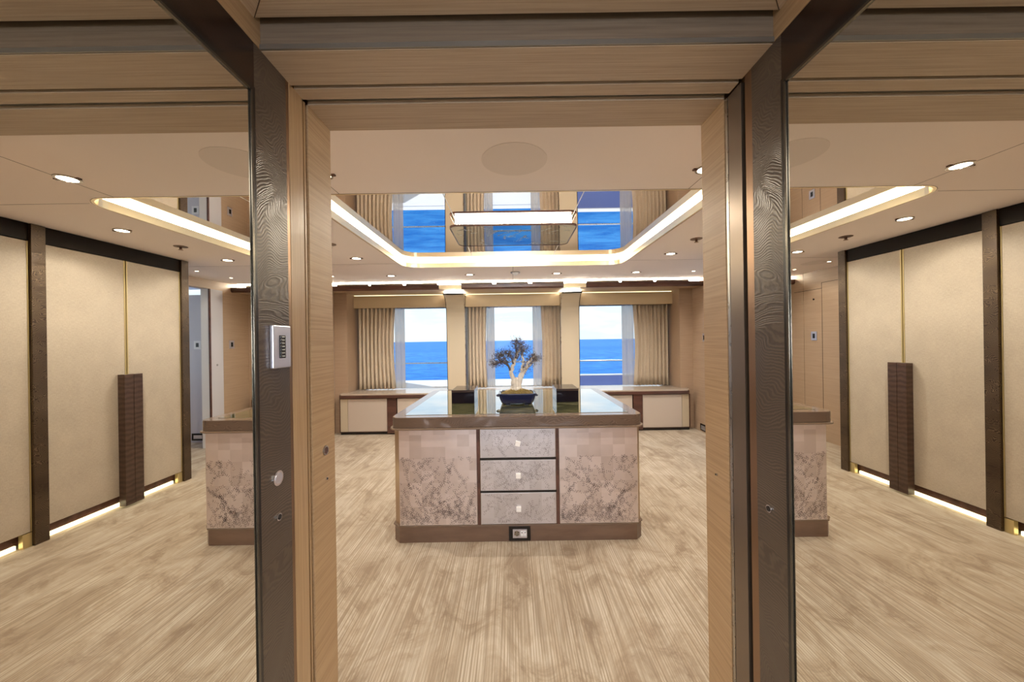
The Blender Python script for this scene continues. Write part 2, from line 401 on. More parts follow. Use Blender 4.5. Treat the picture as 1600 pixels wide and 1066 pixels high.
# cabin behind the camera
for nm, a in (('wall_cabin_left', (-4.1, -4.0, -5, 1.2, 0, 2.62)), ('wall_cabin_right', (4.0, 4.1, -5, 1.2, 0, 2.62)), ('wall_cabin_back', (-4.1, 4.1, -5.1, -5, 0, 2.62))): seg(nm, *a, 'white')

# ------------------------------------------------------------------ back of the room
wb = seg('wall_back', 2.58, XR, 5.56, 6.12, 0, 2.62, 'room_x')
seg('wall_panel', -XR, -2.58, 5.56, 6.12, 0, 2.62, 'room_x', wb)
seg('wall_panel', -2.58, 2.58, 6.0, 6.12, 0, .60, 'room_x', wb)
seg('wall_panel', -2.58, 2.58, 6.0, 6.12, 1.975, 2.62, 'valance', wb)
WIN = ((-2.5, -1.06), (-.75, .75), (1.06, 2.5))
for x0, x1 in ((-2.58, -2.5), (-1.06, -.75), (.75, 1.06), (2.5, 2.58)): seg('pier', x0, x1, 6.0, 6.12, .60, 1.975, 'column', wb)
for i, (x0, x1) in enumerate(WIN):
    f = .018
    b = B().box(x0, x0+f, 6.02, 6.07, .60, 1.975).box(x1-f, x1, 6.02, 6.07, .60, 1.975).box(x0, x1, 6.02, 6.07, 1.957, 1.975).box(x0, x1, 6.02, 6.07, .60, .618)
    w = struct('window_%d' % (i+1), b, 'steel')
    struct('pane', B().box(x0+f, x1-f, 6.04, 6.048, .618, 1.957), 'glass', w)
# soffit, light slot and beam
struct('trim_1', B().box(-XR, XR, 5.262, 5.80, 2.167, 2.21), 'soffit')
struct('trim_2', B().box(-XR, XR, 5.36, 5.40, 2.21, 2.62), 'white')
cols = (-.915, .905)
xb = [(-XR, cols[0]-.165), (cols[0]+.165, cols[1]-.165), (cols[1]+.165, XR)]
for i, (x0, x1) in enumerate(xb):
    b = B().poly([(5.215, 2.226), (5.262, 2.232), (5.262, 2.158), (5.235, 2.158), (5.218, 2.18)], x0, x1, 'x')
    tag(link('light_beam', b, 'cabdark', origin=(x0, 5.24, 2.17)), 'dark brown wooden beam under the ceiling light slot, ' + ('left of the left column', 'middle length between the two columns', 'right of the right column')[i], 'beam', 'brown beams above the windows')
for c in cols: struct('trim_3', B().box(c-.165, c+.165, 5.24, 5.262, 2.165, 2.225), 'fascia')
tag(link('slot_light', B().box(-XR, XR, 5.345, 5.358, 2.225, 2.34), 'covew', origin=(0, 5.35, 2.23)), 'long warm light strip recessed along the ceiling above the brown beams', 'light strip')
GR = [(529, 578), (582, 632), (637, 686), (722, 772), (778, 828), (834, 884), (919, 970), (974, 1024), (1028, 1079)]
where = ['first from the left wall', 'second from the left wall', 'just left of the left column', 'just right of the left column', 'above the middle window', 'just left of the right column', 'just right of the right column', 'second from the right wall', 'first from the right wall']
for (p0, p1), wh in zip(GR, where):
    x0, x1 = [(p-800-1.4)*5.25/560-.024 for p in (p0, p1)]
    t = thing('air_grille', 'slim slotted air grille in the ceiling light slot, ' + wh, 'air vent', (x0, 5.25, 2.232), 'air grilles over the beams')
    link('frame', B().box(x0, x1, 5.248, 5.262, 2.232, 2.257), 'plinth', t)
    for k in range(2): link('slat', B().box(x0+.004, x1-.004, 5.244, 5.2475, 2.238+.009*k, 2.2425+.009*k), 'column', t)
# valances
for i, (x0, x1) in enumerate(((-2.58, cols[0]-.15), (cols[0]+.15, cols[1]-.15), (cols[1]+.15, 2.58))):
    side = ('left', 'middle', 'right')[i]
    tag(link('valance', B().box(x0, x1, 5.80, 5.83, 1.955, 2.15), 'valance', origin=(x0, 5.8, 1.955), bev=.003), 'cream padded pelmet above the %s window' % side, 'pelmet', 'pelmets')
    tag(link('pelmet_light', B().box(x0+.01, x1-.01, 5.806, 5.822, 2.156, 2.160), 'pelm', origin=(x0, 5.8, 2.155)), 'thin warm light strip on top of the %s pelmet' % side, 'light strip', 'pelmet lights')
# columns
for c, side in zip(cols, ('left', 'right')):
    t = thing('column', 'cream padded column with curved top, between the middle and %s windows' % side, 'column', (c, 5.7, .62), 'window columns')
    prof = [(5.99, .626), (5.74, .626)]
    for k in range(9):
        a = k/8; prof.append((5.735 - .03*a, .626 + (1.80-.626)*a))
    for k in range(1, 9):
        a = k/8*PI/2; prof.append((5.705 - .22*(1-math.cos(a)), 1.80 + .31*math.sin(a)))
    prof += [(5.99, 2.11)]
    link('front', B().poly(prof, c-.142, c+.142, 'x'), 'column', t)
    for s in (-1, 1):
        pr2 = [(y_-.004 if 0 < j < len(prof)-1 else y_, z_) for j, (y_, z_) in enumerate(prof)]
        x0 = c + s*.142; link('side_trim', B().poly(pr2, min(x0, x0+s*.008), max(x0, x0+s*.008), 'x'), 'black' if s*c > 0 else 'steel', t)
    link('cap', B().box(c-.155, c+.155, 5.475, 5.80, 2.112, 2.135), 'black', t, bev=.002)
    tag(link('column_light', B().box(c-.14, c+.14, 5.50, 5.78, 2.137, 2.147), 'covew', origin=(c, 5.6, 2.137)), 'short warm light on the cap of the %s window column' % side, 'light strip', 'column cap lights')

# curtains
def curtain(x0, x1, n, sx0, sx1, label, y=5.90):
    t = thing('curtain', label, 'curtain', ((x0+x1)/2, y, .63), 'beige curtains at the windows')
    b = B(); rows = []
    for zi in range(9):
        z = .632 + (1.99-.632)*zi/8; row = []
        sq = 1 - .05*math.sin(PI*zi/8)
        for i in range(n*10+1):
            u = i/(n*10); ph = u*n*2*PI
            xx = x0 + (x1-x0)*u; xm = (x0 if abs(x0) > abs(x1) else x1); xx = xm + (xx-xm)*sq
            amp = .048*(.85+.25*math.sin(5.3*u+1))
            row.append(b.b.verts.new((xx + .010*math.sin(2*ph), y + amp*math.cos(ph) - .02*math.cos(ph*2)*.5, z)))
        rows.append(row)
    for a, c in zip(rows, rows[1:]):
        for i in range(len(a)-1): b.b.faces.new((a[i], a[i+1], c[i+1], c[i]))
    o = link('drape', b, 'curtain', t, smooth=True); md = o.modifiers.new('thick', 'SOLIDIFY'); md.thickness = .004
    b = B(); rows = []
    for z in (.632, 1.99):
        rows.append([b.b.verts.new((sx0 + (sx1-sx0)*i/24, y+.04+.012*math.cos(i/24*4*PI), z)) for i in range(25)])
    for i in range(24): b.b.faces.new((rows[0][i], rows[0][i+1], rows[1][i+1], rows[1][i]))
    link('sheer', b, 'sheer', t, smooth=True)
curtain(-2.54, -1.95, 9, -1.97, -1.80, 'pleated beige curtain at the far left of the left window')
curtain(-.74, -.44, 5, -.45, -.31, 'narrow beige curtain just right of the left column, beside the middle window')
curtain(.78, .46, 5, .47, .32, 'narrow beige curtain just left of the right column, beside the middle window')
curtain(2.54, 1.98, 9, 2.0, 1.80, 'pleated beige curtain at the far right of the right window')

# low cabinets under the windows
top = B().poly([(-2.665, 5.46), (-2.62, 5.41), (2.62, 5.41), (2.665, 5.46), (2.665, 5.56), (2.575, 5.56), (2.575, 6.0), (-2.575, 6.0), (-2.575, 5.56), (-2.665, 5.56)], .60, .622)
wt = thing('window_worktop', 'long stone-topped brown worktop running under all three windows', 'worktop', (0, 5.7, .55))
link('slab', top, 'granite', wt, bev=.003)
link('apron', B().poly([(-2.67, 5.46), (-2.625, 5.405), (2.625, 5.405), (2.67, 5.46), (2.67, 5.555), (-2.67, 5.555)], .555, .60), 'cabdark', wt, bev=.004)
def low_cab(x0, x1, doors, pil, ends, label, m='cabdoor'):
    t = thing('low_cabinet', label, 'cabinet', ((x0+x1)/2, 5.44, 0), 'low cabinets under the windows')
    link('carcass', B().box(x0, x1, 5.45, 5.555, .035, .553), 'cabdark', t)
    link('plinth', B().box(x0+.01, x1-.01, 5.46, 5.555, 0, .034), 'black', t)
    for a, c in doors: link('door', B().box(a+.004, c-.004, 5.43, 5.449, .05, .545), m, t, bev=.003)
    for a, c in pil: link('pilaster', B().box(a, c, 5.422, 5.449, .02, .553), 'cabdark', t, bev=.004)
    for a, c in ends:
        link('end_panel', B().poly([(a, 5.449 if abs(a) < abs(c) else 5.449), (a, 5.432), (c, 5.432) if abs(a) > abs(c) else (c, 5.445), (c, 5.449)] if True else [], .05, .545), 'column', t)
low_cab(-2.66, -1.79, [(-2.53, -1.93)], [(-1.93, -1.79)], [(-2.64, -2.53)], 'cream and brown low cabinet at the far left, under the left curtain')
low_cab(1.80, 2.67, [(1.94, 2.54)], [(1.80, 1.94)], [(2.54, 2.65)], 'cream and brown low cabinet at the far right, under the right curtain')
low_cab(-1.785, 1.795, [(-1.78, -1.16), (-1.02, -.45), (-.45, .12), (.12, .70), (1.1, 1.79)], [(-1.16, -1.02), (.70, .84)], [], 'long cream and brown low cabinet behind the island')

# ------------------------------------------------------------------ ceiling cove
i1 = rrect(CV['hx'], CV['y0'], CV['y1'], .17); o1 = rrect(CV['hx']+.012, CV['y0']-.012, CV['y1']+.012, .182)
i1b = rrect(CV['hx']-.0015, CV['y0']+.0015, CV['y1']-.0015, .17)
struct('trim_4', B().ring(i1b, o1, ZC-.001, ZC+.053), 'fascia')
struct('trim_5', B().ring(rrect(CV['hx']+.0122, CV['y0']-.0122, CV['y1']+.0122, .182), rrect(CV['hx']+.015, CV['y0']-.015, CV['y1']+.015, .185), ZC-.001, ZC-.0002), 'cabdark')
struct('cove_ledge', B().ring(rrect(CV['hx']+.012, CV['y0']-.012, CV['y1']+.012, .182), rrect(CV['hx']+.10, CV['y0']-.10, CV['y1']+.10, .27), ZC+.044, ZC+.052), 'fascia', bpy.data.objects['ceiling'])
ZM = 2.368
i2 = rrect(CV['hx']+.05, CV['y0']-.05, CV['y1']+.05, .22); o2 = rrect(CV['hx']+.06, CV['y0']-.06, CV['y1']+.06, .23)
tag(link('cove_light', B().ring(i2, o2, ZC+.054, ZM-.001), 'cove', origin=(0, 3.19, ZC+.054)), 'glowing warm light strip running around the mirrored ceiling recess', 'light strip')
cm = thing('ceiling_mirror', 'mirrored ceiling recess above the island, reflecting windows and sea', 'mirror', (0, 3.12, ZM))
E_ = [-1.345, -.462, .462, 1.345]
for a, c in zip(E_, E_[1:]):
    link('mirror_panel', B().box(a+.003, c-.003, 2.05, 4.33, ZM, ZM+.01), 'cmirror', cm)
for a in E_[1:3]: link('seam', B().box(a-.003, a+.003, 2.05, 4.33, ZM-.0005, ZM+.01), 'white', cm)
# hanging lamp
lp = thing('ceiling_lamp', 'flat smoked-glass ceiling lamp with rounded corners and glowing sides', 'lamp', (0, 3.14, 2.31))
link('light_box', B().poly(rrect(.475, 2.875, 3.405, .05), 2.325, ZM-.001), 'cove2', lp)
link('bezel', B().ring(rrect(.508, 2.842, 3.438, .065), rrect(.515, 2.835, 3.445, .07), 2.309, 2.325), 'cabdark', lp)
link('glass_panel', B().poly(rrect(.508, 2.842, 3.438, .065), 2.312, 2.322), 'lampglass', lp)
def sprigs(b, u0, u1, v0, v1, n, put, L=(.10, .24), dash=.014, wd=.0028, dens=None, up=True):
    def stroke(p, q, w):
        d = Vector((q[0]-p[0], q[1]-p[1])); l = d.length or 1; nrm = Vector((-d.y, d.x))/l*w/2
        pts = [(p[0]+nrm.x, p[1]+nrm.y), (p[0]-nrm.x, p[1]-nrm.y), (q[0]-nrm.x, q[1]-nrm.y), (q[0]+nrm.x, q[1]+nrm.y)]
        pts = [(min(max(a, u0), u1), min(max(c, v0), v1)) for a, c in pts]
        b.quad(*[put(a, c) for a, c in pts])
    for _ in range(n):
        u = u0 + (u1-u0)*((_*.618034) % 1); f = random.random()
        v = v0 + (v1-v0)*(f if dens is None else f**dens)
        a = random.uniform(.3, PI-.3) if up else random.uniform(0, 2*PI); k = random.uniform(-3.5, 3.5)
        l = random.uniform(*L); st = .013; m_ = int(l/st); side = 1
        for j in range(m_):
            nu, nv = u + math.cos(a)*st, v + math.sin(a)*st
            if not (u0 < nu < u1 and v0 < nv < v1): break
            if random.random() < .45: stroke((u, v), (nu, nv), wd*.5)
            for s in (-1, 1):
                if random.random() < .78:
                    la = a + s*random.uniform(.7, 1.1); dd = dash*random.uniform(.7, 1.25)
                    stroke((u+math.cos(la)*.003, v+math.sin(la)*.003), (u+math.cos(la)*dd, v+math.sin(la)*dd), wd)
            u, v = nu, nv; a += k*st + random.uniform(-.12, .12)
    return b
stuff(link('etched_leaves', sprigs(B(), -.48, .48, 2.86, 3.42, 26, lambda u, v: (u, v, 2.3113), (.06, .18), .014, .004, up=False), 'etch', lp))

# downlights
dl = thing('downlight', 'x', 'downlight', (0, 0, ZC), 'ceiling downlights')
LOC[dl.name] = Vector((0, 0, 0)); 
link('trim_ring', B().ring([(.040*math.cos(2*PI*i/28), .040*math.sin(2*PI*i/28)) for i in range(28)], [(.052*math.cos(2*PI*i/28), .052*math.sin(2*PI*i/28)) for i in range(28)], -.005, 0), 'steel', dl)
link('wing', B().box(-.066, -.046, -.009, .009, -.007, 0), 'cabdark', dl); link('wing', B().box(.046, .066, -.009, .009, -.007, 0), 'cabdark', dl)
link('lamp', B().cyl((0, 0, -.004), .040, .004, 'z', 24), 'bulb', dl)
DL = [(-1.0, 1.87, 'just outside the doorway on the left side of the room'), (1.0, 1.87, 'just outside the doorway on the right side of the room'),
      (-1.64, 2.72, 'left of the mirrored recess, in front of the left wardrobe'), (1.64, 2.72, 'right of the mirrored recess, in front of the right wardrobe'),
      (-1.63, 3.73, 'left of the far left corner of the mirrored recess'), (1.64, 3.73, 'right of the far right corner of the mirrored recess'),
      (-1.61, 4.74, 'in the row above the windows, first from the left'), (-.57, 4.74, 'in the row above the windows, second from the left'),
      (.58, 4.74, 'in the row above the windows, third from the left'), (1.63, 4.74, 'in the row above the windows, fourth from the left')]
lights_at = []
for i, (x_, y_, l_) in enumerate(DL):
    if i == 0: dl.location = (x_, y_, ZC); dl['label'] = 'bright round downlight ' + l_
    else: dup(dl, (x_, y_, ZC), 'bright round downlight ' + l_)
    lights_at.append((x_, y_))
pin = thing('pin_light', 'x', 'downlight', (0, 0, 0), 'small ceiling pin lights')
link('trim_ring', B().ring([(.018*math.cos(2*PI*i/20), .018*math.sin(2*PI*i/20)) for i in range(20)], [(.026*math.cos(2*PI*i/20), .026*math.sin(2*PI*i/20)) for i in range(20)], -.004, 0), 'steel', pin)
link('lamp', B().cyl((0, 0, -.003), .018, .003, 'z', 16), 'bulb', pin)
for i, (x_, y_, l_) in enumerate([(-2.38, 4.72, 'small pin light in the far left corner of the ceiling, nearest the windows'), (2.38, 4.72, 'small pin light in the far right corner of the ceiling, nearest the windows'), (-2.42, 4.25, 'small pin light on the left side, one place nearer than the corner one'), (2.42, 4.25, 'small pin light on the right side, one place nearer than the corner one')]):
    if i == 0: pin.location = (x_, y_, ZC); pin['label'] = l_
    else: dup(pin, (x_, y_, ZC), l_)
for (x_, y_) in lights_at:
    s_ = light('downlight_beam', 'SPOT', (x_, y_, ZC-.012), SPOT, WARM, spot_size=math.radians(150), spot_blend=.9, shadow_soft_size=.006)
for x_, y_ in ((-2.4, 4.7), (2.4, 4.7)):
    light('pin_light_beam', 'SPOT', (x_, y_, ZC-.010), SPOT*.4, WARM, spot_size=math.radians(140), spot_blend=.9, shadow_soft_size=.005)
# unseen fill lights added over and behind the camera
for y_ in (-.1, -1.5):
    light('passage_fill', 'AREA', (0, y_, 2.2), 9, WARM, shape='RECTANGLE', size=.9, size_y=.5)

# sprinklers, detector, speakers
for s, sd in ((-1, 'left'), (1, 'right')):
    t = thing('sprinkler', 'small dark sprinkler head in the ceiling %s of the mirrored recess' % sd, 'sprinkler', (s*1.63, 3.19, ZC), 'ceiling sprinklers')
    x_, y_ = s*1.63, 3.19
    link('rosette', B().cyl((x_, y_, ZC-.004), .050, .004, 'z', 24), 'plinth', t)
    link('stem', B().cyl((x_, y_, ZC-.026), .010, .022, 'z', 12), 'cabdark', t)
    link('deflector', B().cyl((x_, y_, ZC-.032), .018, .003, 'z', 12), 'copper', t)
t = thing('smoke_detector', 'round smoke detector in the ceiling in front of the middle window', 'smoke detector', (.03, 4.62, ZC))
link('base', B().cyl((.03, 4.62, ZC-.012), .062, .012, 'z', 28), 'steel', t)
link('dome', B().cyl((.03, 4.62, ZC-.038), .024, .026, 'z', 20, .044), 'white', t)
t = thing('ceiling_speaker', 'large round ceiling speaker just inside the doorway', 'speaker', (0, 1.75, ZC))
link('grille', B().cyl((0, 1.75, ZC-.002), .16, .002, 'z', 48), 'speaker', t)
t = thing('ceiling_speaker', 'small round ceiling speaker at the left side beyond the wardrobe', 'speaker', (-2.3, 4.32, ZC))
link('grille', B().cyl((-2.3, 4.32, ZC-.002), .13, .002, 'z', 40), 'speaker', t)

# ------------------------------------------------------------------ wardrobes
PIL = [(2.53, 2.612), (3.683, 3.765)]
def wardrobe(s, y0, y1, seam, label, near):
    X = lambda d: s*(XW + d)
    t = thing('wardrobe', label, 'wardrobe', (s*XW, (y0+y1)/2, 0), 'wardrobes')
    def bx(name, d0, d1, ya, yb, z0, z1, m, bev=0): 
        a, c = sorted((X(d0), X(d1))); return link(name, B().box(a, c, ya, yb, z0, z1), m, t, bev=bev)
    bx('carcass', .024, XR-XW-.001, y0, y1, .10, ZC-.002, 'cabdark')
    bx('toe_kick', .045, .06, y0, y1, .034, .10, 'cabdark')
    bx('header', -.002, .023, y0, y1, 2.158, ZC-.002, 'header')
    ds = [(y0, seam-.004), (seam+.004, y1)] if seam else [(y0, y1)]
    for a, c in ds:
        d = bx('door', 0, .022, a+.010, c-.002 if not seam else c-.010, .105, 2.152, 'door_cloth', .002)
        q0, q1 = sorted((X(-.002), X(.021)))
        e_ = link('edge_strip', B().box(q0, q1, a+.002, a+.009, .105, 2.152).box(q0, q1, c-.009, c-.002, .105, 2.152), 'gold', t)
    q0, q1 = sorted((X(0), X(.03))); link('foot', B().box(q0, q1, y1-.05, y1-.001, 0, .099), 'gold', t)
    if seam:
        for k, sg in enumerate((-1, 1)):
            ya, yb = sorted((seam + sg*.0015, seam + sg*.077)); q0, q1 = sorted((X(-.062), X(-.003)))
            link('handle', B().box(q0, q1, ya, yb, .018, 1.153), 'handle', t, bev=.002)
    else:
        pass
    return t
for s, sd in ((1, 'right'), (-1, 'left')):
    wardrobe(s, 2.612, 3.683, 3.165, 'two-door beige woven wardrobe with long dark handles along the %s wall' % sd, False)
    wardrobe(s, Y1+.02, 2.53, 1.94, 'two-door beige woven wardrobe nearest the doorway along the %s wall' % sd, True)
    for k, (a, c) in enumerate(PIL):
        q0, q1 = sorted((s*(XW-.02), s*XR-s*.001))
        t = thing('wardrobe_pilaster', 'hammered bronze pilaster at the %s end of the %s two-door wardrobe' % (('near', 'far')[k], sd), 'pilaster', (s*XW, (a+c)/2, 0), 'wardrobe pilasters')
        link('post', B().box(q0, q1, a+.001, c-.001, 0, ZC-.003), 'pilaster', t, bev=.002)
        q0, q1 = sorted((s*(XW+.0), s*(XW+.03)))
    for a, c, wn in ((2.62, 3.62, 'two-door'), (Y1+.03, 2.47, 'nearest')):
        q0, q1 = sorted((s*(XW+.035), s*(XW+.05)))
        tag(link('floor_light', B().box(q0, q1, a, c, .004, .032), 'toe', origin=(q0, a, 0)), 'warm glowing strip at floor level under the %s %s wardrobe' % (wn, sd), 'light strip', 'wardrobe floor lights')

# ------------------------------------------------------------------ passage
def pbox(s, d0, d1, y0, y1, z0, z1):
    a, c = sorted((s*(A+d0), s*(A+d1))); return B().box(a, c, y0, y1, z0, z1)
for s, sd in ((-1, 'left'), (1, 'right')):
    wp = struct('wall_passage_' + sd, pbox(s, .045, .12, -3.0, Y1-.10, 0, 2.62), 'tan_y')
    struct('upper_panel', pbox(s, 0, .045, -3.0, .93, 2.162, 2.62), 'tan_y', wp)
    struct('skirting_panel', pbox(s, 0, .045, -3.0, .889, 0, .12), 'swirl', wp)
    my = .889
    mi = thing('wall_mirror', 'large dark-edged mirror covering the %s wall of the passage' % sd, 'mirror', (s*A, 0, .12), 'passage mirrors')
    link('mirror_glass', pbox(s, .001, .012, -3.0, my-.004, .12, 2.030), 'mirror', mi)
    link('edge_bead', pbox(s, -.003, .004, my-.002, my+.004, .12, 2.034), 'beadm', mi)
    link('edge_bead', pbox(s, -.003, .004, -3.0, my-.004, 2.030, 2.036), 'beadm', mi)
    link('edge_trim', pbox(s, -.002, .004, my+.004, my+.014, .12, 2.046), 'black', mi)
    link('edge_trim', pbox(s, -.002, .004, -3.0, my+.004, 2.036, 2.046), 'black', mi)
    # dark frame
    fe = 1.030 if s < 0 else 1.014
    fr = thing('mirror_frame', 'wide feathered dark brown frame bordering the %s passage mirror' % sd, 'frame', (s*A, .95, 0), 'mirror frames')
    link('upright', pbox(s, 0, .045, my+.014, fe, 0, 2.16), 'swirl', fr)
    link('top_rail', pbox(s, 0, .045, -3.0, my+.013, 2.046, 2.16), 'dark_wood', fr)
# left jamb
L = -1
jl = struct('door_1', pbox(L, 0, .045, 1.045, 1.112, 0, 2.16), 'tan_z')
struct('copper_strip', pbox(L, .001, .045, 1.030, 1.044, 0, 2.16), 'copper', jl)
struct('door_slot', pbox(L, .022, .045, 1.112, 1.143, 0, 2.16), 'cabdark', jl)
struct('slot_bead', pbox(L, .003, .022, 1.124, 1.132, 0, 2.16), 'tan_z', jl)
struct('reveal', pbox(L, 0, .045, 1.143, Y1, 0, 2.16), 'tan_y', jl)
jr = struct('door_2', pbox(1, 0, .045, 1.147, Y1, 0, 2.16), 'tan_y')
struct('copper_strip', pbox(1, .001, .045, 1.014, 1.044, 0, 2.16), 'copper', jr)
struct('door_slot', pbox(1, .035, .045, 1.044, 1.147, 0, 2.16), 'black', jr)
struct('door_edge', pbox(1, .002, .035, 1.064, 1.128, 0, 2.155), 'door_edge', jr)
struct('door_edge_strip', pbox(1, .001, .035, 1.129, 1.141, 0, 2.155), 'steel', jr)
# lowered ceiling by the doorway
s1 = struct('ceiling_passage', B().box(-A, A, .931, 1.055, 2.16, 2.62), 'soffit')
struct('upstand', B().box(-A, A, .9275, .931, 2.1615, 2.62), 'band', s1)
struct('groove', B().box(-A, A, 1.055, 1.070, 2.172, 2.62), 'groove', s1)
struct('board', B().box(-A, A, 1.070, 1.117, 2.160, 2.62), 'soffit', s1)
struct('door_track', B().box(-A, A, 1.117, 1.143, 2.172, 2.62), 'grey_strip', s1)
struct('board', B().box(-A, A, 1.143, Y1-.10, 2.160, 2.62), 'soffit', s1)
struct('board', B().box(-A, A, Y1-.10, Y1, 2.160, 2.162), 'soffit', s1)
struct('shadow_strip', B().box(-A, A, .924, .9275, 2.161, 2.174), 'grey_strip', s1)
struct('board', B().poly([(-A, .935), (A, .935), (-.10+A, .825), (.10-A, .825)][::1] and [(-A, .905), (A, .905), (A-1.0*.35, .905-.35), (-A+.35, .905-.35)], 2.225, 2.25), 'soffit', s1)
for s in (-1, 1):
    struct('side_board', B().poly([(s*A, .905), (s*(A-.35), .555), (s*(A-.35), -3), (s*A, -3)], 2.225, 2.25), 'soffit_y', s1)
    struct('mitre_joint', B().poly([(s*A, .905), (s*(A-.003), .905), (s*(A-.353), .555), (s*(A-.35), .555)], 2.2244, 2.2252), 'groove', s1)
struct('middle_board', B().box(-A+.35, A-.35, -3, .555, 2.30, 2.34), 'leather', s1)

# fittings in the passage
t = thing('keypad', 'silver wall keypad with seven black buttons on the left dark frame', 'switch', (-A, .983, 1.334))
link('plate', pbox(-1, -.011, 0, .945, 1.020, 1.334, 1.450), 'plate', t, bev=.003)
link('button_well', pbox(-1, -.0125, -.011, .968, .994, 1.361, 1.423), 'black', t)
for k in range(7):
    z = 1.3635 + k*.0087
    bt = link('button', pbox(-1, -.0145, -.0125, .970, .992, z, z+.006), 'black', t, bev=.001)
    link('legend', pbox(-1, -.0148, -.0145, .975, .987, z+.002, z+.0036), 'etch', bt)
def disc(name, label, cat, s, y, z, r, m, m2):
    t = thing(name, label, cat, (s*A, y, z))
    xa = s*A; h = -.004*s
    link('rim', B().cyl((xa, y, z), r, h, 'x', 28), m, t); link('centre', B().cyl((xa+h, y, z), r*.72, -.001*s, 'x', 24), m2, t)
disc('door_stop', 'round chrome disc on the left dark frame below the keypad', 'door stop', -1, .969, 1.037, .020, 'chrome', 'plate')
disc('screw_cover', 'small chrome ring with dark hole on the left dark frame, below the round disc', 'screw', -1, .971, .931, .010, 'chrome', 'black')
disc('lock_button', 'dark round button in the tan wood of the left doorway jamb', 'button', -1, 1.217, 1.036, .016, 'steel', 'cabdark')
disc('screw', 'tiny screw below the round button on the left doorway jamb', 'screw', -1, 1.222, .938, .005, 'chrome', 'black')
disc('screw_cover', 'small chrome ring with dark hole on the right dark frame', 'screw', 1, .966, .936, .010, 'chrome', 'black')
disc('screw', 'tiny dark screw in the tan wood of the right doorway jamb', 'screw', 1, 1.215, .935, .004, 'steel', 'black')

def wall_plate(name, label, s, y, z, dark=False):
    t = thing(name, label, 'switch', (s*XR, y, z)); 
    def q(d0, d1, ya, yb, za, zb, m):
        a, c = sorted((s*(XR-d0), s*(XR-d1))); return B().box(a, c, ya, yb, za, zb), m
    g, m = q(0, .008, y-.045, y+.045, z-.06, z+.06, 'plate'); link('plate', g, m, t, bev=.002)
    g, m = q(.008, .0095, y-.018, y+.018, z-.032, z+.032, 'black'); link('display', g, m, t)
wall_plate('wall_switch', 'silver switch with black insert near the back right corner', 1, 5.22, 1.40)
wall_plate('thermostat', 'silver thermostat with black insert on the left wall by the flush door', -1, 4.90, 1.40)
disc_t = thing('door_sensor', 'tiny dark sensor high on the left wall', 'sensor', (-XR, 4.90, 1.90)); link('body', B().cyl((-XR, 4.90, 1.90), .012, .006, 'x', 16), 'black', disc_t)
t = thing('wall_socket', 'black-framed socket low on the right wall by the back corner', 'socket', (XR, 5.27, .07))
link('frame', B().box(XR-.008, XR, 5.20, 5.36, .02, .12), 'black', t); link('insert', B().box(XR-.010, XR-.008, 5.225, 5.335, .04, .10), 'plate', t)
# vestibule fittings
t = thing('wall_switch', 'pale switch with black insert beyond the side opening', 'switch', (3.21, 5.15, 1.4))
link('plate', B().box(3.16, 3.26, 5.142, 5.15, 1.34, 1.46), 'white', t); link('display', B().box(3.19, 3.23, 5.140, 5.142, 1.37, 1.43), 'black', t)
t = thing('wall_socket', 'black-framed socket near the floor beyond the side opening', 'socket', (3.22, 5.15, .07))
link('frame', B().box(3.13, 3.31, 5.142, 5.15, .03, .13), 'black', t); link('insert', B().box(3.16, 3.28, 5.139, 5.142, .055, .105), 'plate', t)
t = thing('lock_plate', 'small bright round lock plate on the pale jamb', 'lock', (XR, 4.96, 1.1)); link('disc', B().cyl((XR, 4.96, 1.12), .013, -.004, 'x', 16), 'chrome', t)

# ------------------------------------------------------------------ island
FY, BY = 2.493, 3.85
isl = thing('island', 'large dressing island with green onyx top, silver-leaf drawers and brown edge', 'island', (0, 3.17, 0))
def oct_(hx, y0, y1, c): return [(-hx, y0+c), (-hx+c, y0), (hx-c, y0), (hx, y0+c), (hx, y1-c), (hx-c, y1), (-hx+c, y1), (-hx, y1-c)]
link('top_edge', B().poly(rrect(.875, FY-.02, BY, .07), .803, .874), 'apron', isl, bev=.003)
link('top_border', B().poly(rrect(.872, FY-.017, BY-.003, .067), .8745, .8765), 'edgetop', isl)
link('onyx_top', B().box(-.795, .795, FY+.06, BY-.08, .8767, .879), 'onyx', isl)
link('lip', B().poly(rrect(.890, FY-.032, BY+.012, .08), .790, .803), 'edgetop', isl, bev=.003)
link('carcass', B().poly(oct_(.868, FY+.012, BY-.02, .045), .118, .790), 'corner', isl)
link('plinth', B().poly(oct_(.872, FY+.003, BY-.02, .045), 0, .112), 'plinth', isl, bev=.002)
link('plinth_bead', B().poly(oct_(.880, FY, BY-.016, .045), .112, .119), 'edgetop', isl)
for a, c, sd in ((-.822, -.282, 'left'), (.292, .838, 'right')):
    p = link('front_panel', B().box(a, c, FY, FY+.012, .121, .784), 'leafpanel', isl, bev=.0015)
    p['label'] = 'rose silver-leaf front panel etched with foliage, %s of the drawers' % sd
    f_ = sprigs(B(), a+.004, c-.004, .124, .60, 160, lambda u, v: (u, FY-.0006, v), (.05, .17), .011, .0024, dens=2.0)
    stuff(link('etched_foliage', f_, 'ink', p))
for x0 in (-.280, .270): link('stile', B().box(x0, x0+.020, FY-.001, FY+.012, .119, .789), 'cabdark', isl)
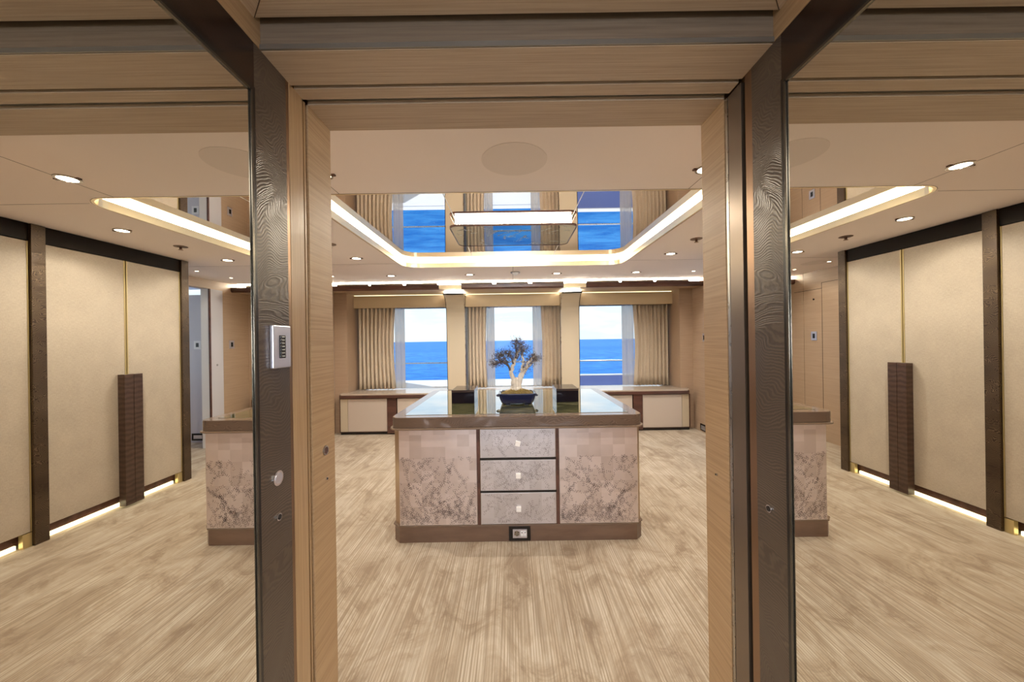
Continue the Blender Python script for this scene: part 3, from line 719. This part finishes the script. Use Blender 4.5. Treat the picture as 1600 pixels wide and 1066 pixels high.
for z0, z1, n_ in ((.586, .784, 58), (.357, .568, 84), (.124, .341, 66)):
    d = link('drawer', B().box(-.256, .266, FY-.004, FY+.012, z0, z1), 'leafdrawer', isl, bev=.0015)
    stuff(link('etched_foliage', sprigs(B(), -.252, .262, z0+.004, z1-.004, n_, lambda u, v: (u, FY-.0046, v), (.05, .15), .009, .0018, up=False), 'ink', d))
    zc = (z0+z1)/2; b = B().box(-.017, .017, FY-.024, FY-.006, -.017, .017)
    bmesh.ops.rotate(b.b, verts=b.b.verts, cent=(0, FY, 0), matrix=Matrix.Rotation(math.radians(12 if z0 > .5 else 0), 3, 'Y'))
    bmesh.ops.translate(b.b, verts=b.b.verts, vec=(.005, 0, zc)); link('knob', b, 'white_knob', d, bev=.002)
    link('rail', B().box(-.260, .270, FY-.001, FY+.011, z0-.016, z0-.003), 'black', isl) if z0 > .2 else None
so = link('socket_frame', B().box(-.065, .085, FY-.004, FY+.003, .008, .105), 'black', isl)
link('socket_insert', B().box(-.038, .060, FY-.007, FY-.004, .028, .088), 'plate', so)
link('round_socket', B().cyl((-.010, FY-.0085, .060), .019, .0014, 'y', 24), 'steel', so)
for dx, dz in ((-.010, .009), (.010, .009), (0, -.012)): link('pin_hole', B().cyl((-.010+dx, FY-.0095, .060+dz), .0035, .001, 'y', 10), 'black', so)
for k in range(2): 
    link('data_port', B().box(.016+.022*k, .034+.022*k, FY-.0085, FY-.007, .040, .078), 'white', so); link('port_mark', B().cyl((.025+.022*k, FY-.0095, .066), .0035, .001, 'y', 10), 'black', so)

# black boxes
for x0, x1, sd in ((-.535, -.345, 'left'), (.340, .525, 'right')):
    t = thing('lacquer_box', 'glossy black lacquer box on the island, %s of the bonsai' % sd, 'box', ((x0+x1)/2, 3.14, .879), 'black boxes')
    link('body', B().box(x0, x1, 2.99, 3.29, .879, .970), 'box', t, bev=.002)
    link('lid', B().box(x0-.001, x1+.001, 2.989, 3.291, .9715, .990), 'boxlid', t, bev=.002)

# bonsai
bx_, by_, bz_ = .012, 2.98, .879
pt = thing('bonsai_pot', 'navy glazed bonsai tray with side handles in the middle of the island', 'plant pot', (bx_, by_, bz_))
b = B()
def ell(hx, hy, z, r, n=6): return [(bx_+x_, by_+y_, z) for x_, y_ in rrect(hx, -hy, hy, r*.6, n)]
secs = [(.124, .088, .010), (.130, .094, .018), (.142, .104, .050), (.149, .110, .080), (.150, .112, .086), (.150, .112, .092), (.140, .102, .092), (.134, .096, .075)]
rows = [[b.b.verts.new(p) for p in ell(hx, hy, bz_+z, .05)] for hx, hy, z in secs]
for a, c in zip(rows, rows[1:]):
    for i in range(len(a)): b.b.faces.new((a[i], a[(i+1) % len(a)], c[(i+1) % len(a)], c[i]))
b.b.faces.new(rows[0][::-1]); b.b.faces.new(rows[-1])
link('bowl', b, 'navy', pt, smooth=True)
for sx in (-1, 1):
    for sy in (-1, 1): link('foot', B().box(bx_+sx*.075-.018, bx_+sx*.075+.018, by_+sy*.05-.014, by_+sy*.05+.014, bz_, bz_+.013), 'navy', pt, bev=.003)
    link('handle', B().tube([(bx_+sx*.140, by_-.035, bz_+.066), (bx_+sx*.164, by_-.03, bz_+.066), (bx_+sx*.170, by_, bz_+.066), (bx_+sx*.164, by_+.03, bz_+.066), (bx_+sx*.140, by_+.035, bz_+.066)], .006, 8), 'navy', pt, smooth=True)
b = B(); rows = []
for k in range(7):
    f = 1-k/6; z = bz_+.078 + .040*(1-f*f)
    rows.append([b.b.verts.new((bx_+x_*max(f, .03), by_+y_*max(f, .03), z+random.uniform(-.004, .004))) for x_, y_ in rrect(.138, -.100, .100, .05, 6)])
for a, c in zip(rows, rows[1:]):
    for i in range(len(a)): b.b.faces.new((a[i], a[(i+1) % len(a)], c[(i+1) % len(a)], c[i]))
b.b.faces.new(rows[-1])
link('soil', b, 'soil', pt)
b = B()
for _ in range(420):
    r = random.random()**.5; a = random.uniform(0, 2*PI); x_, y_ = .13*r*math.cos(a), .093*r*math.sin(a); z = bz_+.084+.040*(1-r*r)
    s_ = random.uniform(.003, .009); d = Vector((random.uniform(-1, 1), random.uniform(-1, 1), random.uniform(0, 1))).normalized()*s_; e_ = d.orthogonal().normalized()*s_*.4
    p = Vector((bx_+x_, by_+y_, z)); b.quad(p-d, p+e_, p+d, p-e_)
stuff(link('moss_chips', b, 'chip', pt))
tr = thing('bonsai_tree', 'bonsai with forked pale trunk and sparse purple-olive leaves in the navy tray', 'plant', (bx_, by_, bz_+.11))
zb = bz_+.10
tips = []
def limb(b, pts, r0, r1, wob=.006, tip=True):
    P = []; n = 5
    pv = [Vector(p) for p in pts]
    for a, c in zip(pv, pv[1:]):
        for k in range(n): P.append(a.lerp(c, k/n) + Vector([random.uniform(-wob, wob)]*1 + [random.uniform(-wob, wob), random.uniform(-wob, wob)*.5]))
    P.append(pv[-1]); m_ = len(P)
    b.tube(P, [r0+(r1-r0)*(i/(m_-1))**.8 for i in range(m_)], 8)
    if tip: tips.extend(P[m_//2:])
    return P
def at(px, py, dy=0):   # a point of the tree read off the photograph, on the plane through the pot
    return (bx_+(px-808)*2.98/560, by_+dy, 1.4-(py-532)*2.98/560)
bt = B()
limb(bt, [at(806, 620), at(807, 612), at(806, 602), at(804, 592)], .062, .030, .003, False)
limb(bt, [at(804, 600), at(799, 580), at(806, 562, .01), at(812, 548, .01), at(816, 540)], .022, .005)
limb(bt, [at(808, 612), at(811, 598), at(816, 582), at(828, 566, -.01), at(836, 556)], .030, .006)
limb(bt, [at(815, 590), at(824, 576, .02), at(834, 566, .02), at(841, 562)], .014, .004)
limb(bt, [at(816, 582), at(818, 566, .01), at(817, 552, .02), at(822, 546)], .014, .004)
for dx in (-30, -20, 20, 28, -8, 10): limb(bt, [at(806, 606), at(806+dx*.5, 613, random.uniform(-.02, .02)), at(808+dx, 619.5, random.uniform(-.03, .03))], .020, .006, .002, False)
link('trunk', bt, 'bark', tr, smooth=True)
bd = B()
limb(bd, [at(800, 582), at(795, 572), at(788, 566, -.01), at(781, 563)], .011, .004)
limb(bd, [at(803, 568), at(801, 562), at(797, 555), at(792, 552)], .008, .003)
limb(bd, [at(795, 571), at(790, 560, .02), at(785, 556, .03), at(776, 557, .03)], .006, .002)
limb(bd, [at(806, 560), at(808, 549), at(807, 540), at(809, 534)], .008, .002)
limb(bd, [at(786, 566), at(778, 568), at(771, 571)], .004, .0015)
mains = list(tips)
for p in mains:
    for _ in range(3):
        q = p; 
        d = Vector((random.uniform(-1, 1), random.uniform(-.8, .8), random.uniform(-.1, 1))).normalized()
        e_ = p + d*random.uniform(.02, .05); bd.tube([p, p.lerp(e_, .5)+Vector((0, 0, .004)), e_], [.0022, .0016, .0008], 5); tips.append(e_); tips.append(p.lerp(e_, .6))
link('branches', bd, 'barkd', tr, smooth=True)
for nm, m, k in (('leaves', 'leafg', 0), ('leaves', 'leafp', 1)):
    b = B()
    for p in tips:
        for _ in range(3):
            c = p + Vector([random.gauss(0, .017) for _ in range(3)])
            d = Vector([random.uniform(-1, 1) for _ in range(3)]).normalized()*random.uniform(.004, .008); e_ = d.orthogonal().normalized()*.0034
            b.quad(c-d, c+e_, c+d, c-e_)
    stuff(link(nm, b, m, tr))

# ------------------------------------------------------------------ outside
sea_o = struct('sea', B().poly([(-26000, 7.9), (26000, 7.9), (26000, 26000), (-26000, 26000)], -6.2, -6.0), 'sea'); sea_o['kind'] = 'structure'
M['bulwark'] = plain('bulwark_shade_blue', (.20, .28, .66), .4)  # white bulwark, its blue shade put into the base colour
struct('outer_deck', B().box(-6, 6, 5.2, 7.6, -.12, -.005).box(4.1, 6, 3.3, 5.2, -.12, -.005), 'white')
t = thing('sun_pad', 'white sunlit deck pad outside the left and middle windows', 'sun pad', (-1, 7, 0))
link('pad', B().poly([(-1.45, 6.40), (.98, 6.40), (.98, 7.45), (-4, 7.45), (-4, 7.05), (-2.1, 7.05)], 0, .60), 'white', t, bev=.01)
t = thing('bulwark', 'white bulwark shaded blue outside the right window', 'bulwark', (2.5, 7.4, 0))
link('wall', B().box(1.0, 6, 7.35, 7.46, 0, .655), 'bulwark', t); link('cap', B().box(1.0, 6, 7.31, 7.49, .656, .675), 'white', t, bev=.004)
t = thing('guard_rail', 'slim steel rail crossing outside all three windows', 'railing', (0, 7.4, .6))
link('rail', B().tube([(-6, 7.42, .955), (6, 7.42, .955)], .014, 10), 'steel', t, smooth=True)
for x_ in (-4, -2.6, -.97, .96, 2.6, 4): link('post', B().cyl((x_, 7.42, .676 if x_ > 1 else .602), .012, .27 if x_ > 1 else .345, 'z', 10), 'steel', t)
